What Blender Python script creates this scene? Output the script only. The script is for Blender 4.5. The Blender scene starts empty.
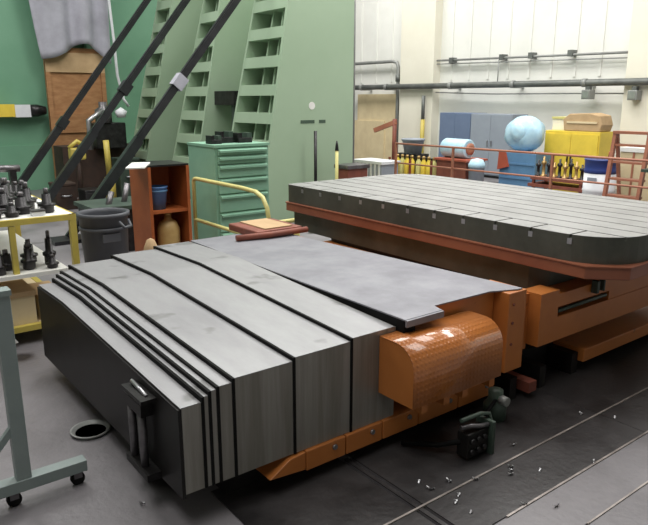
import bpy, bmesh, math, random
from mathutils import Vector, Matrix

random.seed(7)
scene = bpy.context.scene
COL = scene.collection
PI = math.pi

# ------------------------------------------------------------------ camera, world, lamps, exposure
cam_d = bpy.data.cameras.new('camera')
cam_d.sensor_width = 36.0
cam_d.lens = 651.5 / 648 * 36.0
cam_d.clip_end = 200
cam = bpy.data.objects.new('camera', cam_d)
cam.location = (0, 0, 1.9)
cam.rotation_euler = (math.radians(90 - 14.07), 0, math.radians(52.5 - 90))
COL.objects.link(cam)
scene.camera = cam

world = bpy.data.worlds.new('world')
scene.world = world
world.use_nodes = True
world.node_tree.nodes['Background'].inputs[0].default_value = (0.95, 0.97, 1.0, 1)
world.node_tree.nodes['Background'].inputs[1].default_value = 0.25

def area(name, loc, rot, sx, sy, power, color=(1, 0.98, 0.95)):
    d = bpy.data.lights.new(name, 'AREA')
    d.shape = 'RECTANGLE'; d.size = sx; d.size_y = sy; d.energy = power; d.color = color
    o = bpy.data.objects.new(name, d); COL.objects.link(o)
    o.location = loc; o.rotation_euler = rot
    return o
# unseen area lamps added overhead, some to brighten the back wall
for i, (x, y, p) in enumerate(((-1.0, 1.5, 300), (2.5, 4.5, 380), (0.5, 10.5, 520), (5.5, 8.2, 520), (8.8, 3.5, 560), (10.4, 8.5, 560), (10.4, 14.5, 640))):
    area('added_lamp_offscreen', (x, y, 7.6), (0, 0, 0), 2.4, 4.6, p)

vs = scene.view_settings
vs.view_transform = 'Standard'; vs.look = 'None'; vs.gamma = 1.0; vs.use_curve_mapping = False
vs.exposure = -0.55

# ------------------------------------------------------------------ materials
MATS = {}
def mat(name, c1, c2=None, rough=0.6, metal=0.0, scale=6.0, stretch=(1, 1, 1), bump=0.0, bscale=40.0,
        rough2=None, coat=0.0, lo=0.35, hi=0.65, spot=None, trans=0.0, spec=0.5):
    m = bpy.data.materials.new(name); m.use_nodes = True
    nt = m.node_tree; b = nt.nodes['Principled BSDF']
    b.inputs['Metallic'].default_value = metal
    b.inputs['Roughness'].default_value = rough
    b.inputs['Coat Weight'].default_value = coat
    b.inputs['Specular IOR Level'].default_value = spec
    b.inputs['Transmission Weight'].default_value = trans
    c1 = tuple(c1) + (1,)
    c2 = tuple(c2) + (1,) if c2 else tuple(v * 0.8 for v in c1[:3]) + (1,)
    tc = nt.nodes.new('ShaderNodeTexCoord'); mp = nt.nodes.new('ShaderNodeMapping')
    mp.inputs['Scale'].default_value = stretch
    nt.links.new(tc.outputs['Object'], mp.inputs['Vector'])
    n = nt.nodes.new('ShaderNodeTexNoise'); n.inputs['Scale'].default_value = scale
    n.inputs['Detail'].default_value = 6; n.inputs['Roughness'].default_value = 0.62
    nt.links.new(mp.outputs[0], n.inputs['Vector'])
    r = nt.nodes.new('ShaderNodeValToRGB')
    r.color_ramp.elements[0].position = lo; r.color_ramp.elements[1].position = hi
    r.color_ramp.elements[0].color = c1; r.color_ramp.elements[1].color = c2
    nt.links.new(n.outputs['Fac'], r.inputs['Fac'])
    out = r.outputs['Color']
    if spot:
        n3 = nt.nodes.new('ShaderNodeTexNoise'); n3.inputs['Scale'].default_value = spot[1]
        n3.inputs['Detail'].default_value = 3
        nt.links.new(tc.outputs['Object'], n3.inputs['Vector'])
        r3 = nt.nodes.new('ShaderNodeValToRGB')
        r3.color_ramp.elements[0].position = spot[2]; r3.color_ramp.elements[1].position = spot[2] + 0.06
        r3.color_ramp.elements[0].color = (0, 0, 0, 1); r3.color_ramp.elements[1].color = (1, 1, 1, 1)
        nt.links.new(n3.outputs['Fac'], r3.inputs['Fac'])
        mx = nt.nodes.new('ShaderNodeMix'); mx.data_type = 'RGBA'
        nt.links.new(r3.outputs['Color'], mx.inputs[0]); nt.links.new(out, mx.inputs[6])
        mx.inputs[7].default_value = tuple(spot[0]) + (1,)
        out = mx.outputs[2]
    nt.links.new(out, b.inputs['Base Color'])
    if rough2 is not None:
        mr = nt.nodes.new('ShaderNodeMapRange')
        mr.inputs['From Min'].default_value = lo; mr.inputs['From Max'].default_value = hi
        mr.inputs['To Min'].default_value = rough; mr.inputs['To Max'].default_value = rough2
        nt.links.new(n.outputs['Fac'], mr.inputs['Value']); nt.links.new(mr.outputs[0], b.inputs['Roughness'])
    if bump:
        nb = nt.nodes.new('ShaderNodeTexNoise'); nb.inputs['Scale'].default_value = bscale
        nt.links.new(mp.outputs[0], nb.inputs['Vector'])
        bp = nt.nodes.new('ShaderNodeBump'); bp.inputs['Strength'].default_value = bump; bp.inputs['Distance'].default_value = 0.01
        nt.links.new(nb.outputs['Fac'], bp.inputs['Height']); nt.links.new(bp.outputs[0], b.inputs['Normal'])
    MATS[name] = m
    return m

mat('floor', (0.15, 0.142, 0.15), (0.225, 0.213, 0.225), 0.38, scale=1.3, rough2=0.55, bump=0.25, bscale=30, spot=((0.035, 0.03, 0.03), 1.1, 0.60))
mat('floor_plate', (0.016, 0.0145, 0.015), (0.046, 0.042, 0.043), 0.42, 0.1, scale=2.4, rough2=0.6, bump=0.3, bscale=26)
mat('groove', (0.008, 0.008, 0.008), (0.015, 0.014, 0.014), 0.7)
mat('worn_edge', (0.42, 0.38, 0.35), (0.16, 0.14, 0.13), 0.45, 0.4, scale=5)
mat('wall_white', (0.80, 0.80, 0.76), (0.72, 0.72, 0.68), 0.8, scale=0.7)
mat('wall_cream', (0.80, 0.77, 0.66), (0.74, 0.71, 0.60), 0.75, scale=0.9)
mat('wall_plain', (0.45, 0.45, 0.43), (0.40, 0.40, 0.38), 0.85, scale=0.7)
mat('ceiling', (0.70, 0.70, 0.68), (0.62, 0.62, 0.60), 0.9)
mat('green_wall', (0.13, 0.30, 0.19), (0.17, 0.35, 0.23), 0.55, scale=0.8, lo=0.3, hi=0.7)
mat('green_paint', (0.33, 0.45, 0.31), (0.37, 0.49, 0.35), 0.5, scale=0.9, lo=0.3, hi=0.7)
mat('green_cabinet', (0.22, 0.42, 0.30), (0.26, 0.47, 0.34), 0.45, scale=2)
mat('steel_top', (0.36, 0.36, 0.37), (0.265, 0.265, 0.275), 0.45, 0.6, scale=2.2, stretch=(1, 0.35, 1), rough2=0.58, bump=0.05, bscale=60, spot=((0.20, 0.20, 0.20), 3.3, 0.62))
mat('steel_side', (0.36, 0.35, 0.32), (0.25, 0.24, 0.21), 0.45, 0.6, scale=6, stretch=(3, 3, 0.15), rough2=0.6)
mat('saddle_steel', (0.29, 0.29, 0.32), (0.21, 0.21, 0.235), 0.5, 0.5, scale=3, rough2=0.55, bump=0.05, bscale=50)
mat('table_steel', (0.335, 0.335, 0.33), (0.26, 0.26, 0.255), 0.5, 0.5, scale=3, rough2=0.5)
mat('table_side', (0.115, 0.12, 0.10), (0.075, 0.08, 0.066), 0.5, 0.5, scale=3)
mat('black_rubber', (0.006, 0.006, 0.006), (0.012, 0.012, 0.012), 0.75, spec=0.12)
mat('black_steel', (0.007, 0.0065, 0.0065), (0.015, 0.0135, 0.013), 0.45, 0.0, scale=3, spec=0.25)
mat('dark_brown', (0.055, 0.028, 0.018), (0.03, 0.018, 0.014), 0.7, scale=6)

mat('orange', (0.52, 0.185, 0.045), (0.43, 0.14, 0.032), 0.42, scale=3.5, lo=0.3, hi=0.75, spot=((0.17, 0.06, 0.025), 7, 0.68))
mat('orange_band', (0.30, 0.105, 0.055), (0.23, 0.075, 0.042), 0.42, scale=3)
mat('shelf_orange', (0.42, 0.115, 0.030), (0.34, 0.085, 0.022), 0.5, scale=4)
mat('yellow_paint', (0.62, 0.50, 0.10), (0.50, 0.40, 0.09), 0.45, scale=6)
mat('yellow_bright', (0.80, 0.60, 0.07), (0.70, 0.52, 0.06), 0.5, scale=4)
mat('pale_yellow', (0.66, 0.62, 0.24), (0.58, 0.53, 0.20), 0.45, scale=6)
mat('grey_green_paint', (0.26, 0.31, 0.30), (0.22, 0.27, 0.265), 0.45, scale=5)
mat('grey_plastic', (0.085, 0.092, 0.105), (0.07, 0.075, 0.088), 0.5, scale=5)
mat('strut_steel', (0.05, 0.051, 0.055), (0.032, 0.033, 0.036), 0.35, 0.5, scale=4)
mat('bare_steel', (0.48, 0.48, 0.49), (0.36, 0.36, 0.38), 0.35, 0.85, scale=6)
mat('cloth_grey', (0.42, 0.42, 0.48), (0.34, 0.34, 0.39), 0.9, scale=3)
mat('wood_board', (0.42, 0.22, 0.095), (0.30, 0.14, 0.055), 0.7, scale=4, stretch=(1, 1, 3))
mat('wood_pale', (0.72, 0.60, 0.38), (0.64, 0.52, 0.32), 0.7, scale=3)
mat('cardboard', (0.52, 0.36, 0.20), (0.44, 0.30, 0.16), 0.8, scale=5)
mat('paper_white', (0.82, 0.82, 0.78), (0.76, 0.76, 0.72), 0.7)
mat('white_plastic', (0.75, 0.77, 0.80), (0.68, 0.70, 0.74), 0.5)
mat('pale_blue', (0.42, 0.66, 0.82), (0.52, 0.74, 0.86), 0.35, scale=7, bump=0.4, bscale=14)
mat('blue_box', (0.12, 0.26, 0.44), (0.10, 0.22, 0.38), 0.5, scale=4)
mat('blue_pail', (0.09, 0.22, 0.48), (0.07, 0.17, 0.40), 0.4, scale=5)
mat('drum_blue', (0.02, 0.045, 0.22), (0.018, 0.04, 0.18), 0.4, scale=5)
mat('slate_blue', (0.15, 0.20, 0.31), (0.13, 0.175, 0.275), 0.5, scale=2)
mat('grey_blue', (0.30, 0.335, 0.39), (0.27, 0.30, 0.355), 0.5, scale=2)
mat('red_paint', (0.45, 0.10, 0.055), (0.36, 0.085, 0.05), 0.5, scale=5)
mat('rust_red', (0.26, 0.075, 0.045), (0.17, 0.05, 0.035), 0.6, scale=5)
mat('rail_orange', (0.42, 0.17, 0.10), (0.34, 0.13, 0.08), 0.5, scale=4)
mat('brass', (0.50, 0.34, 0.14), (0.36, 0.23, 0.09), 0.4, 0.6, scale=8)
mat('jug', (0.52, 0.36, 0.14), (0.42, 0.27, 0.10), 0.45, scale=7)
mat('pipe_dark', (0.11, 0.12, 0.115), (0.17, 0.18, 0.17), 0.5, 0.3, scale=3, stretch=(1, 1, 1))
mat('pipe_grey', (0.32, 0.33, 0.32), (0.26, 0.27, 0.26), 0.5, 0.3, scale=4)
mat('machine_green', (0.055, 0.085, 0.065), (0.035, 0.055, 0.042), 0.5, scale=5)
mat('tool_black', (0.02, 0.019, 0.02), (0.05, 0.048, 0.05), 0.35, 0.6, scale=9)
mat('tool_grey', (0.20, 0.19, 0.20), (0.11, 0.105, 0.11), 0.35, 0.7, scale=9)
mat('print_dark', (0.05, 0.09, 0.06), (0.07, 0.11, 0.08), 0.7)

def diamond_mat():
    m = mat('diamond_plate', (0.58, 0.20, 0.045), (0.48, 0.155, 0.035), 0.30, 0.0, scale=3.5, coat=1.0)
    nt = m.node_tree; b = nt.nodes['Principled BSDF']
    tc = nt.nodes.new('ShaderNodeTexCoord')
    mp = nt.nodes.new('ShaderNodeMapping')
    mp.inputs['Rotation'].default_value = (0, 0, 0)
    nt.links.new(tc.outputs['UV'], mp.inputs['Vector'])
    ck = nt.nodes.new('ShaderNodeTexVoronoi'); ck.inputs['Scale'].default_value = 34; ck.inputs['Randomness'].default_value = 0.0
    nt.links.new(mp.outputs[0], ck.inputs['Vector'])
    r = nt.nodes.new('ShaderNodeValToRGB')
    r.color_ramp.elements[0].position = 0.18; r.color_ramp.elements[1].position = 0.36
    r.color_ramp.elements[0].color = (1, 1, 1, 1); r.color_ramp.elements[1].color = (0, 0, 0, 1)
    nt.links.new(ck.outputs['Distance'], r.inputs['Fac'])
    bp = nt.nodes.new('ShaderNodeBump'); bp.inputs['Strength'].default_value = 0.4; bp.inputs['Distance'].default_value = 0.006
    nt.links.new(r.outputs[0], bp.inputs['Height']); nt.links.new(bp.outputs[0], b.inputs['Normal'])
diamond_mat()

# ------------------------------------------------------------------ mesh helpers
class MB:
    """collects shapes in world coordinates; build() links them as one mesh object"""
    def __init__(self): self.v = []; self.f = []; self.smooth = []
    def add(self, vs, fs, smooth=False):
        o = len(self.v); self.v += [tuple(p) for p in vs]
        for f in fs: self.f.append([i + o for i in f]); self.smooth.append(smooth)
        return self
    def box(self, x0, x1, y0, y1, z0, z1):
        vs = [(x, y, z) for z in (z0, z1) for y in (y0, y1) for x in (x0, x1)]
        return self.add(vs, [(0, 2, 3, 1), (4, 5, 7, 6), (0, 1, 5, 4), (2, 6, 7, 3), (0, 4, 6, 2), (1, 3, 7, 5)])
    def prism(self, pts, a, b, axis='z', smooth=False):
        """pts: 2-D polygon; extruded from a to b along axis. axis x: pts=(y,z); y: pts=(x,z); z: pts=(x,y)"""
        n = len(pts)
        def mk(p, t):
            return {'x': (t, p[0], p[1]), 'y': (p[0], t, p[1]), 'z': (p[0], p[1], t)}[axis]
        vs = [mk(p, a) for p in pts] + [mk(p, b) for p in pts]
        fs = [list(range(n))[::-1], list(range(n, 2 * n))]
        self.add(vs, fs)
        o = len(self.v) - 2 * n
        for i in range(n):
            j = (i + 1) % n
            self.f.append([o + i, o + j, o + n + j, o + n + i]); self.smooth.append(smooth)
        return self
    def tube(self, pts, r, seg=10, cap=True, r_end=None):
        pts = [Vector(p) for p in pts]; n = len(pts)
        t0 = (pts[1] - pts[0]).normalized()
        up = Vector((0, 0, 1)) if abs(t0.z) < 0.9 else Vector((1, 0, 0))
        a = t0.cross(up).normalized()
        rings = []
        for i, p in enumerate(pts):
            t = ((pts[min(i + 1, n - 1)] - pts[i]).normalized() + (pts[i] - pts[max(i - 1, 0)]).normalized())
            t = t.normalized() if t.length > 1e-6 else t0
            a = (a - t * a.dot(t)).normalized(); b = t.cross(a)
            rr = r if r_end is None else r + (r_end - r) * i / (n - 1)
            rings.append([p + (a * math.cos(2 * PI * k / seg) + b * math.sin(2 * PI * k / seg)) * rr for k in range(seg)])
        vs = [q for ring in rings for q in ring]
        fs = [(i * seg + k, i * seg + (k + 1) % seg, (i + 1) * seg + (k + 1) % seg, (i + 1) * seg + k) for i in range(n - 1) for k in range(seg)]
        self.add(vs, fs, True)
        if cap:
            o = len(self.v) - len(vs)
            self.f.append([o + k for k in range(seg)][::-1]); self.smooth.append(False)
            self.f.append([o + (n - 1) * seg + k for k in range(seg)]); self.smooth.append(False)
        return self
    def bar(self, p, q, w, h, up=(0, 0, 1)):
        """square bar from p to q, w wide, h high"""
        p, q = Vector(p), Vector(q); t = (q - p).normalized()
        a = t.cross(Vector(up)).normalized(); b = a.cross(t)
        vs = [c + a * sx * w / 2 + b * sy * h / 2 for c in (p, q) for sx, sy in ((-1, -1), (1, -1), (1, 1), (-1, 1))]
        return self.add(vs, [(3, 2, 1, 0), (4, 5, 6, 7), (0, 1, 5, 4), (1, 2, 6, 5), (2, 3, 7, 6), (3, 0, 4, 7)])
    def lathe(self, c, prof, seg=20, axis='z'):
        """prof: list of (radius, height) revolved round an axis through c"""
        vs = []
        for r, h in prof:
            for k in range(seg):
                t = 2 * PI * k / seg; u, v = r * math.cos(t), r * math.sin(t)
                d = {'z': (u, v, h), 'x': (h, u, v), 'y': (v, h, u)}[axis]
                vs.append((c[0] + d[0], c[1] + d[1], c[2] + d[2]))
        fs = [(i * seg + k, i * seg + (k + 1) % seg, (i + 1) * seg + (k + 1) % seg, (i + 1) * seg + k) for i in range(len(prof) - 1) for k in range(seg)]
        self.add(vs, fs, True)
        o = len(self.v) - len(vs)
        if prof[0][0] > 1e-4: self.f.append([o + k for k in range(seg)][::-1]); self.smooth.append(False)
        if prof[-1][0] > 1e-4: self.f.append([o + (len(prof) - 1) * seg + k for k in range(seg)]); self.smooth.append(False)
        return self
    def build(self, name, m, parent=None, bevel=0.0, origin=None):
        base = Vector(BASE[parent.name]) if parent else Vector((0, 0, 0))
        if parent is None:
            if origin is None:
                xs = [p[0] for p in self.v]; ys = [p[1] for p in self.v]; zs = [p[2] for p in self.v]
                origin = ((min(xs) + max(xs)) / 2, (min(ys) + max(ys)) / 2, min(zs))
            base = Vector(origin)
        me = bpy.data.meshes.new(name)
        me.from_pydata([Vector(p) - base for p in self.v], [], self.f)
        me.polygons.foreach_set('use_smooth', self.smooth)
        bm = bmesh.new(); bm.from_mesh(me)
        bmesh.ops.remove_doubles(bm, verts=bm.verts, dist=1e-5)
        bmesh.ops.recalc_face_normals(bm, faces=bm.faces)
        bm.to_mesh(me); bm.free(); me.update()
        me.materials.append(MATS[m])
        o = bpy.data.objects.new(name, me); COL.objects.link(o)
        if parent: o.parent = parent
        else: o.location = base
        BASE[o.name] = tuple(base)
        if bevel:
            md = o.modifiers.new('bevel', 'BEVEL'); md.width = bevel; md.segments = 2; md.limit_method = 'ANGLE'; md.angle_limit = math.radians(40)
        return o
BASE = {}

def tag(o, label, cat, group=None):
    o['label'] = label; o['category'] = cat
    if group: o['group'] = group
    return o
def thing(name, label, cat, loc=(0, 0, 0), group=None):
    o = bpy.data.objects.new(name, None); COL.objects.link(o)
    o.location = loc; o.empty_display_size = 0.2
    BASE[o.name] = tuple(loc)
    return tag(o, label, cat, group)
def struct(o): o['kind'] = 'structure'; return o
def copy_tree(o, loc, label=None):
    c = o.copy(); COL.objects.link(c); c.location = loc; BASE[c.name] = tuple(loc)
    if label: c['label'] = label
    for ch in list(o.children):
        d = ch.copy(); COL.objects.link(d); d.parent = c
        for g in list(ch.children):
            e = g.copy(); COL.objects.link(e); e.parent = d
    return c
def share(o, name, off, parent):
    """another piece that shares o's mesh, moved by off"""
    c = bpy.data.objects.new(name, o.data); COL.objects.link(c); c.parent = parent
    c.location = Vector(o.location) + Vector(off)
    for md in o.modifiers:
        n = c.modifiers.new(md.name, md.type); n.width = md.width; n.segments = md.segments; n.limit_method = md.limit_method; n.angle_limit = md.angle_limit
    return c
def clip(poly, nx, ny, d):
    """keep nx*x+ny*y<=d of a convex polygon"""
    out = []
    for i in range(len(poly)):
        p, q = poly[i], poly[(i + 1) % len(poly)]
        a, b = nx * p[0] + ny * p[1] - d, nx * q[0] + ny * q[1] - d
        if a <= 0: out.append(p)
        if a * b < 0:
            t = a / (a - b); out.append((p[0] + t * (q[0] - p[0]), p[1] + t * (q[1] - p[1])))
    return out
def rounded(x0, x1, y0, y1, r, n=8, r2=None):
    pts = []
    q = r if r2 is None else r2      # one corner may have its own radius
    for cx, cy, a0, r in ((x1 - r, y1 - r, 0, r), (x0 + q, y1 - q, 90, q), (x0 + r, y0 + r, 180, r), (x1 - r, y0 + r, 270, r)):
        for k in range(n + 1):
            a = math.radians(a0 + 90 * k / n); pts.append((cx + r * math.cos(a), cy + r * math.sin(a)))
    return pts

# ------------------------------------------------------------------ the setting
def sunk_floor(xs, ys, deep):
    # one slab whose top has two narrow sunk channels
    m = MB(); h = lambda i, j: -0.05 if (i, j) in deep else 0.0
    nx, ny = len(xs) - 1, len(ys) - 1
    for i in range(nx):
        for j in range(ny):
            z = h(i, j); a, b, c, d = xs[i], xs[i + 1], ys[j], ys[j + 1]
            m.add([(a, c, z), (b, c, z), (b, d, z), (a, d, z)], [(0, 1, 2, 3)])
            m.add([(a, c, -0.2), (b, c, -0.2), (b, d, -0.2), (a, d, -0.2)], [(3, 2, 1, 0)])
            if i + 1 < nx and h(i + 1, j) != z: m.add([(b, c, z), (b, d, z), (b, d, h(i + 1, j)), (b, c, h(i + 1, j))], [(0, 1, 2, 3)])
            if j + 1 < ny and h(i, j + 1) != z: m.add([(a, d, z), (b, d, z), (b, d, h(i, j + 1)), (a, d, h(i, j + 1))], [(0, 1, 2, 3)])
    for a, b in ((xs[0], None), (xs[-1], None)): m.add([(a, ys[0], -0.2), (a, ys[-1], -0.2), (a, ys[-1], 0), (a, ys[0], 0)], [(0, 1, 2, 3)])
    for c in (ys[0], ys[-1]): m.add([(xs[0], c, -0.2), (xs[-1], c, -0.2), (xs[-1], c, 0), (xs[0], c, 0)], [(0, 1, 2, 3)])
    return m
fl = struct(sunk_floor([-7, 1.994, 2.016, 2.041, 2.063, 14.3], [-6, 1.0, 2.45, 20], {(1, 1), (3, 1)}).build('floor', 'floor', origin=(0, 0, 0)))
# oily steel plates let into the floor beside the machine, with worn joints that run along it
for x0, x1 in ((1.30, 1.994), (2.016, 2.041), (2.063, 3.6), (3.604, 5.2), (5.204, 6.8)):
    for y0, y1, mm in ((1.60, 1.885, 'floor_plate'), (1.90, 2.62 if x0 > 2.05 or x0 < 1.9 else 2.45, 'floor_plate'), (1.34, 1.586, 'floor'), (0.2, 1.33, 'floor')):
        MB().box(x0, x1, y0, y1, 0.0, 0.006).build('floor_plate', mm, fl)
for y, w, x0, x1 in ((1.892, 0.011, 1.7, 6.8), (1.593, 0.011, 2.3, 6.8), (1.335, 0.009, 2.55, 6.8)):
    MB().box(x0, x1, y - w / 2, y + w / 2, 0.0, 0.011).build('floor_joint', 'worn_edge', fl)
struct(MB().box(14.0, 14.3, -6, 20, 0, 9).build('wall_back', 'wall_white'))
struct(MB().box(-7, 14.3, 19.8, 20.1, 0, 9).build('wall_left', 'wall_plain'))
struct(MB().box(-7, 14.3, -6.3, -6, 0, 9).build('wall_right', 'wall_plain'))
struct(MB().box(-7.3, -7, -6, 20, 0, 9).build('wall_front', 'wall_plain'))
struct(MB().box(-7, 14.3, -6, 20, 9.0, 9.2).build('ceiling', 'ceiling'))
gp = struct(MB().box(-4, 7.3, 15.0, 15.25, 0, 6.5).build('wall_partition', 'green_wall'))
MB().box(4.93, 5.05, 14.86, 15.0, 0, 6.5).build('wall_post', 'green_wall', gp)
MB().box(-4, 7.3, 14.93, 15.0, 0, 0.95).build('wall_panel', 'green_wall', gp)
# wall columns and the pipes fixed to the wall
struct(MB().box(13.72, 14.0, 12.95, 14.25, 0, 9).build('trim_1', 'wall_cream'))
struct(MB().box(13.72, 14.0, 6.4, 7.45, 0, 9).build('trim_2', 'wall_cream'))
# vertical siding seams of the wall
for y in [8.2 + 0.62 * k for k in range(8)] + [14.9, 15.6, 16.3]:
    struct(MB().box(13.975, 14.0, y - 0.03, y + 0.03, 2.4, 9).build('trim_3', 'wall_white'))
t = thing('main_pipe', 'thick dark pipe running the length of the white wall at head height', 'pipe', (13.6, 10, 2.25))
MB().tube([(13.6, 2, 2.25), (13.6, 18, 2.25)], 0.075, 12).build('pipe', 'pipe_dark', t)
for y in (8.3, 10.2, 12.2, 14.7, 15.8):
    MB().box(13.56, 13.995, y - 0.04, y + 0.04, 2.16, 2.20).build('pipe_bracket', 'pipe_grey', t)
    MB().lathe((13.6, y, 2.25), [(0.092, -0.05), (0.092, 0.05)], 12, 'y').build('pipe_coupling', 'pipe_grey', t)
t = thing('conduit', 'thin grey conduit with clips high on the white wall, right of the cream column', 'pipe', (13.85, 10, 2.9))
MB().tube([(13.85, 12.945, 2.926), (13.85, 7.45, 2.86)], 0.028, 8).build('conduit_tube', 'pipe_grey', t)
MB().tube([(13.85, 12.945, 2.835), (13.85, 7.45, 2.75)], 0.014, 8).build('cable', 'pipe_grey', t)
for y in (12.4, 10.75, 9.9, 8.85):
    MB().box(13.78, 13.97, y - 0.06, y + 0.06, 2.84, 2.98).build('clip', 'pipe_dark', t)
MB().tube([(13.85, 10.86, 2.86), (13.85, 10.86, 2.25)], 0.014, 8).build('drop_cable', 'pipe_grey', t)
t = thing('sagging_cable', 'thin grey cable sagging just below the thick wall pipe', 'cable', (13.85, 10, 2.05))
MB().tube([(13.85, 12.945, 2.085), (13.85, 11, 2.03), (13.85, 9, 2.03), (13.85, 7.5, 2.02)], 0.016, 8).build('cable', 'pipe_grey', t)
t = thing('elbow_pipe', 'grey pipe that bends down beside the cream wall column', 'pipe', (13.7, 15, 0))
MB().tube([(13.8, 18, 2.98), (13.8, 14.65, 2.98), (13.8, 14.48, 2.94), (13.8, 14.42, 2.8), (13.8, 14.42, 0.0)], 0.05, 10).build('pipe', 'pipe_grey', t)
MB().lathe((13.8, 14.42, 2.5), [(0.075, -0.1), (0.075, 0.1)], 10).build('pipe_coupling', 'pipe_dark', t)
t = thing('hose_reel_pipe', 'dark vertical standpipe with yellow lower end on the cream column', 'pipe', (13.6, 13.2, 0))
MB().tube([(13.6, 13.17, 2.0), (13.6, 13.17, 1.35)], 0.05, 10).build('pipe', 'pipe_dark', t)
MB().tube([(13.6, 13.17, 1.35), (13.6, 13.17, 0.0)], 0.06, 10).build('pipe_sleeve', 'yellow_paint', t)
for y, z in ((8.2, 2.12), (7.15, 2.1)):
    t = thing('junction_box', 'small grey junction box hung under the thick wall pipe', 'box', (13.6, y, z - 0.22), 'junction boxes under the wall pipe')
    MB().box(13.5, 13.72, y - 0.1, y + 0.1, z - 0.22, z - 0.02).build('box_body', 'pipe_grey', t, 0.01)
    MB().box(13.49, 13.5, y - 0.07, y + 0.07, z - 0.19, z - 0.05).build('box_cover', 'bare_steel', t)
    MB().box(13.56, 13.66, y - 0.05, y + 0.05, z - 0.02, z + 0.06).build('box_hanger', 'pipe_dark', t)

# ------------------------------------------------------------------ telescopic way cover
YN, ZB = 2.41, 0.188
tc = thing('telescopic_cover', 'stepped grey steel telescopic way cover with black end face', 'machine cover', (1.9, 3.5, 0))
SEC = [  # x0, x1, eave z, far y
    (1.072, 1.168, 0.606, 4.64), (1.168, 1.203, 0.628, 4.66), (1.203, 1.243, 0.645, 4.68), (1.243, 1.322, 0.655, 4.72),
    (1.322, 1.655, 0.672, 4.78), (1.655, 2.015, 0.688, 4.83), (2.015, 2.322, 0.702, 4.86)]
def section_profile(e, yf, grow=0.0):
    yr = 4.08
    return [(YN - grow, ZB), (YN - grow, e + grow), (yr, e + 0.064 + grow), (yf + grow, e + 0.045 + grow), (yf + grow, ZB)]
for i, (x0, x1, e, yf) in enumerate(SEC):
    g = 0.0012 * i
    prof = section_profile(e, yf, g)
    xb = x0 + (0.014 if i else 0.004)
    m = MB().prism(prof, xb, x1 + 0.01, 'x')
    sec = m.build('cover_section', 'steel_side', tc, 0.0)
    # bright rolled top sheet, folded at the ridge
    top = [prof[1], prof[2], prof[3], (prof[3][0], prof[3][1] + 0.004), (prof[2][0], prof[2][1] + 0.004), (prof[1][0], prof[1][1] + 0.004)]
    MB().prism(top, xb - (0.006 if i == 0 else 0), x1, 'x').build('top_sheet', 'steel_top', sec)
    if i:
        wp = section_profile(e, yf, g + 0.005)
        MB().prism(wp, x0, xb, 'x').build('wiper_strip', 'black_rubber', sec)
ep = MB().prism([(YN + 0.004, ZB - 0.02), (YN + 0.004, 0.600), (4.08, 0.662), (4.636, 0.644), (4.636, ZB - 0.05)], 1.060, 1.076, 'x').build('end_face', 'black_steel', tc)
# bracket with two guide rods on the end face
br = MB().box(0.99, 1.062, 2.64, 2.90, 0.165, 0.20).build('rod_bracket', 'black_steel', tc)
MB().box(0.985, 1.062, 2.64, 2.88, 0.555, 0.575).build('top_bracket', 'black_steel', br)
MB().tube([(1.02, 2.86, 0.19), (1.02, 2.86, 0.485)], 0.020, 12).build('guide_rod', 'tool_grey', br)
MB().tube([(1.02, 2.735, 0.19), (1.02, 2.735, 0.475)], 0.020, 12).build('guide_rod', 'tool_grey', br)
MB().box(1.0, 1.06, 2.69, 2.91, 0.47, 0.53).build('rod_clamp', 'black_steel', br)
MB().tube([(1.03, 2.86, 0.59), (1.03, 2.68, 0.575)], 0.010, 8).build('lift_bar', 'bare_steel', br)

# ------------------------------------------------------------------ carriage with saddle plate, guards and table base
cg = thing('machine_carriage', 'orange machine saddle with flat grey steel deck under the table', 'machine base', (3.6, 3.6, 0.2))
deck = [(2.335, 2.335), (2.62, 2.335), (2.64, 2.415), (3.12, 2.405), (3.30, 2.33), (3.34, 2.33), (3.12, 4.86), (2.335, 4.86)]
MB().prism(deck, 0.757, 0.765, 'z').build('deck_plate', 'saddle_steel', cg)
MB().prism([(2.335, 2.335), (2.62, 2.335), (2.62, 2.32), (2.335, 2.32)], 0.725, 0.762, 'z').build('deck_edge', 'saddle_steel', cg)
MB().box(2.42, 3.19, 2.425, 4.84, 0.21, 0.757).build('saddle_body', 'orange', cg, 0.006)
MB().box(2.336, 2.42, 2.345, 4.84, 0.60, 0.757).build('step_strip', 'black_rubber', cg)
cb = MB().box(3.195, 3.37, 2.315, 2.60, 0.235, 0.756).build('corner_block', 'orange', cg, 0.006)
for z in (0.42, 0.56, 0.68):
    MB().lathe((3.24, 2.315, z), [(0.010, -0.006), (0.010, 0.0)], 8, 'y').build('bolt', 'rust_red', cb)
MB().box(3.37, 3.46, 2.42, 4.7, 0.235, 0.60).build('end_plate', 'orange', cg, 0.004)
# table base right of the saddle
MB().box(3.46, 5.70, 2.46, 4.85, 0.33, 0.58).build('table_base', 'orange', cg, 0.008)
MB().box(3.52, 5.75, 2.31, 2.46, 0.335, 0.500).build('base_flange', 'orange', cg)
MB().box(3.52, 3.72, 2.31, 2.46, 0.500, 0.69).build('base_cheek', 'orange', cg)
MB().box(3.72, 5.75, 2.31, 2.46, 0.570, 0.66).build('base_rib', 'orange', cg)
MB().box(3.46, 3.52, 2.40, 2.46, 0.30, 0.68).build('base_web', 'orange', cg)
MB().box(3.72, 4.36, 2.445, 2.46, 0.500, 0.570).build('slot_recess', 'orange', cg)
MB().tube([(3.74, 2.33, 0.532), (4.34, 2.33, 0.537)], 0.014, 10).build('slot_shaft', 'machine_green', cg)
MB().box(4.36, 5.75, 2.315, 2.46, 0.500, 0.570).build('slot_filler', 'orange', cg)
MB().box(4.10, 4.13, 2.26, 2.31, 0.60, 0.69).build('drip_arm', 'machine_green', cg, 0.006)
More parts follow.
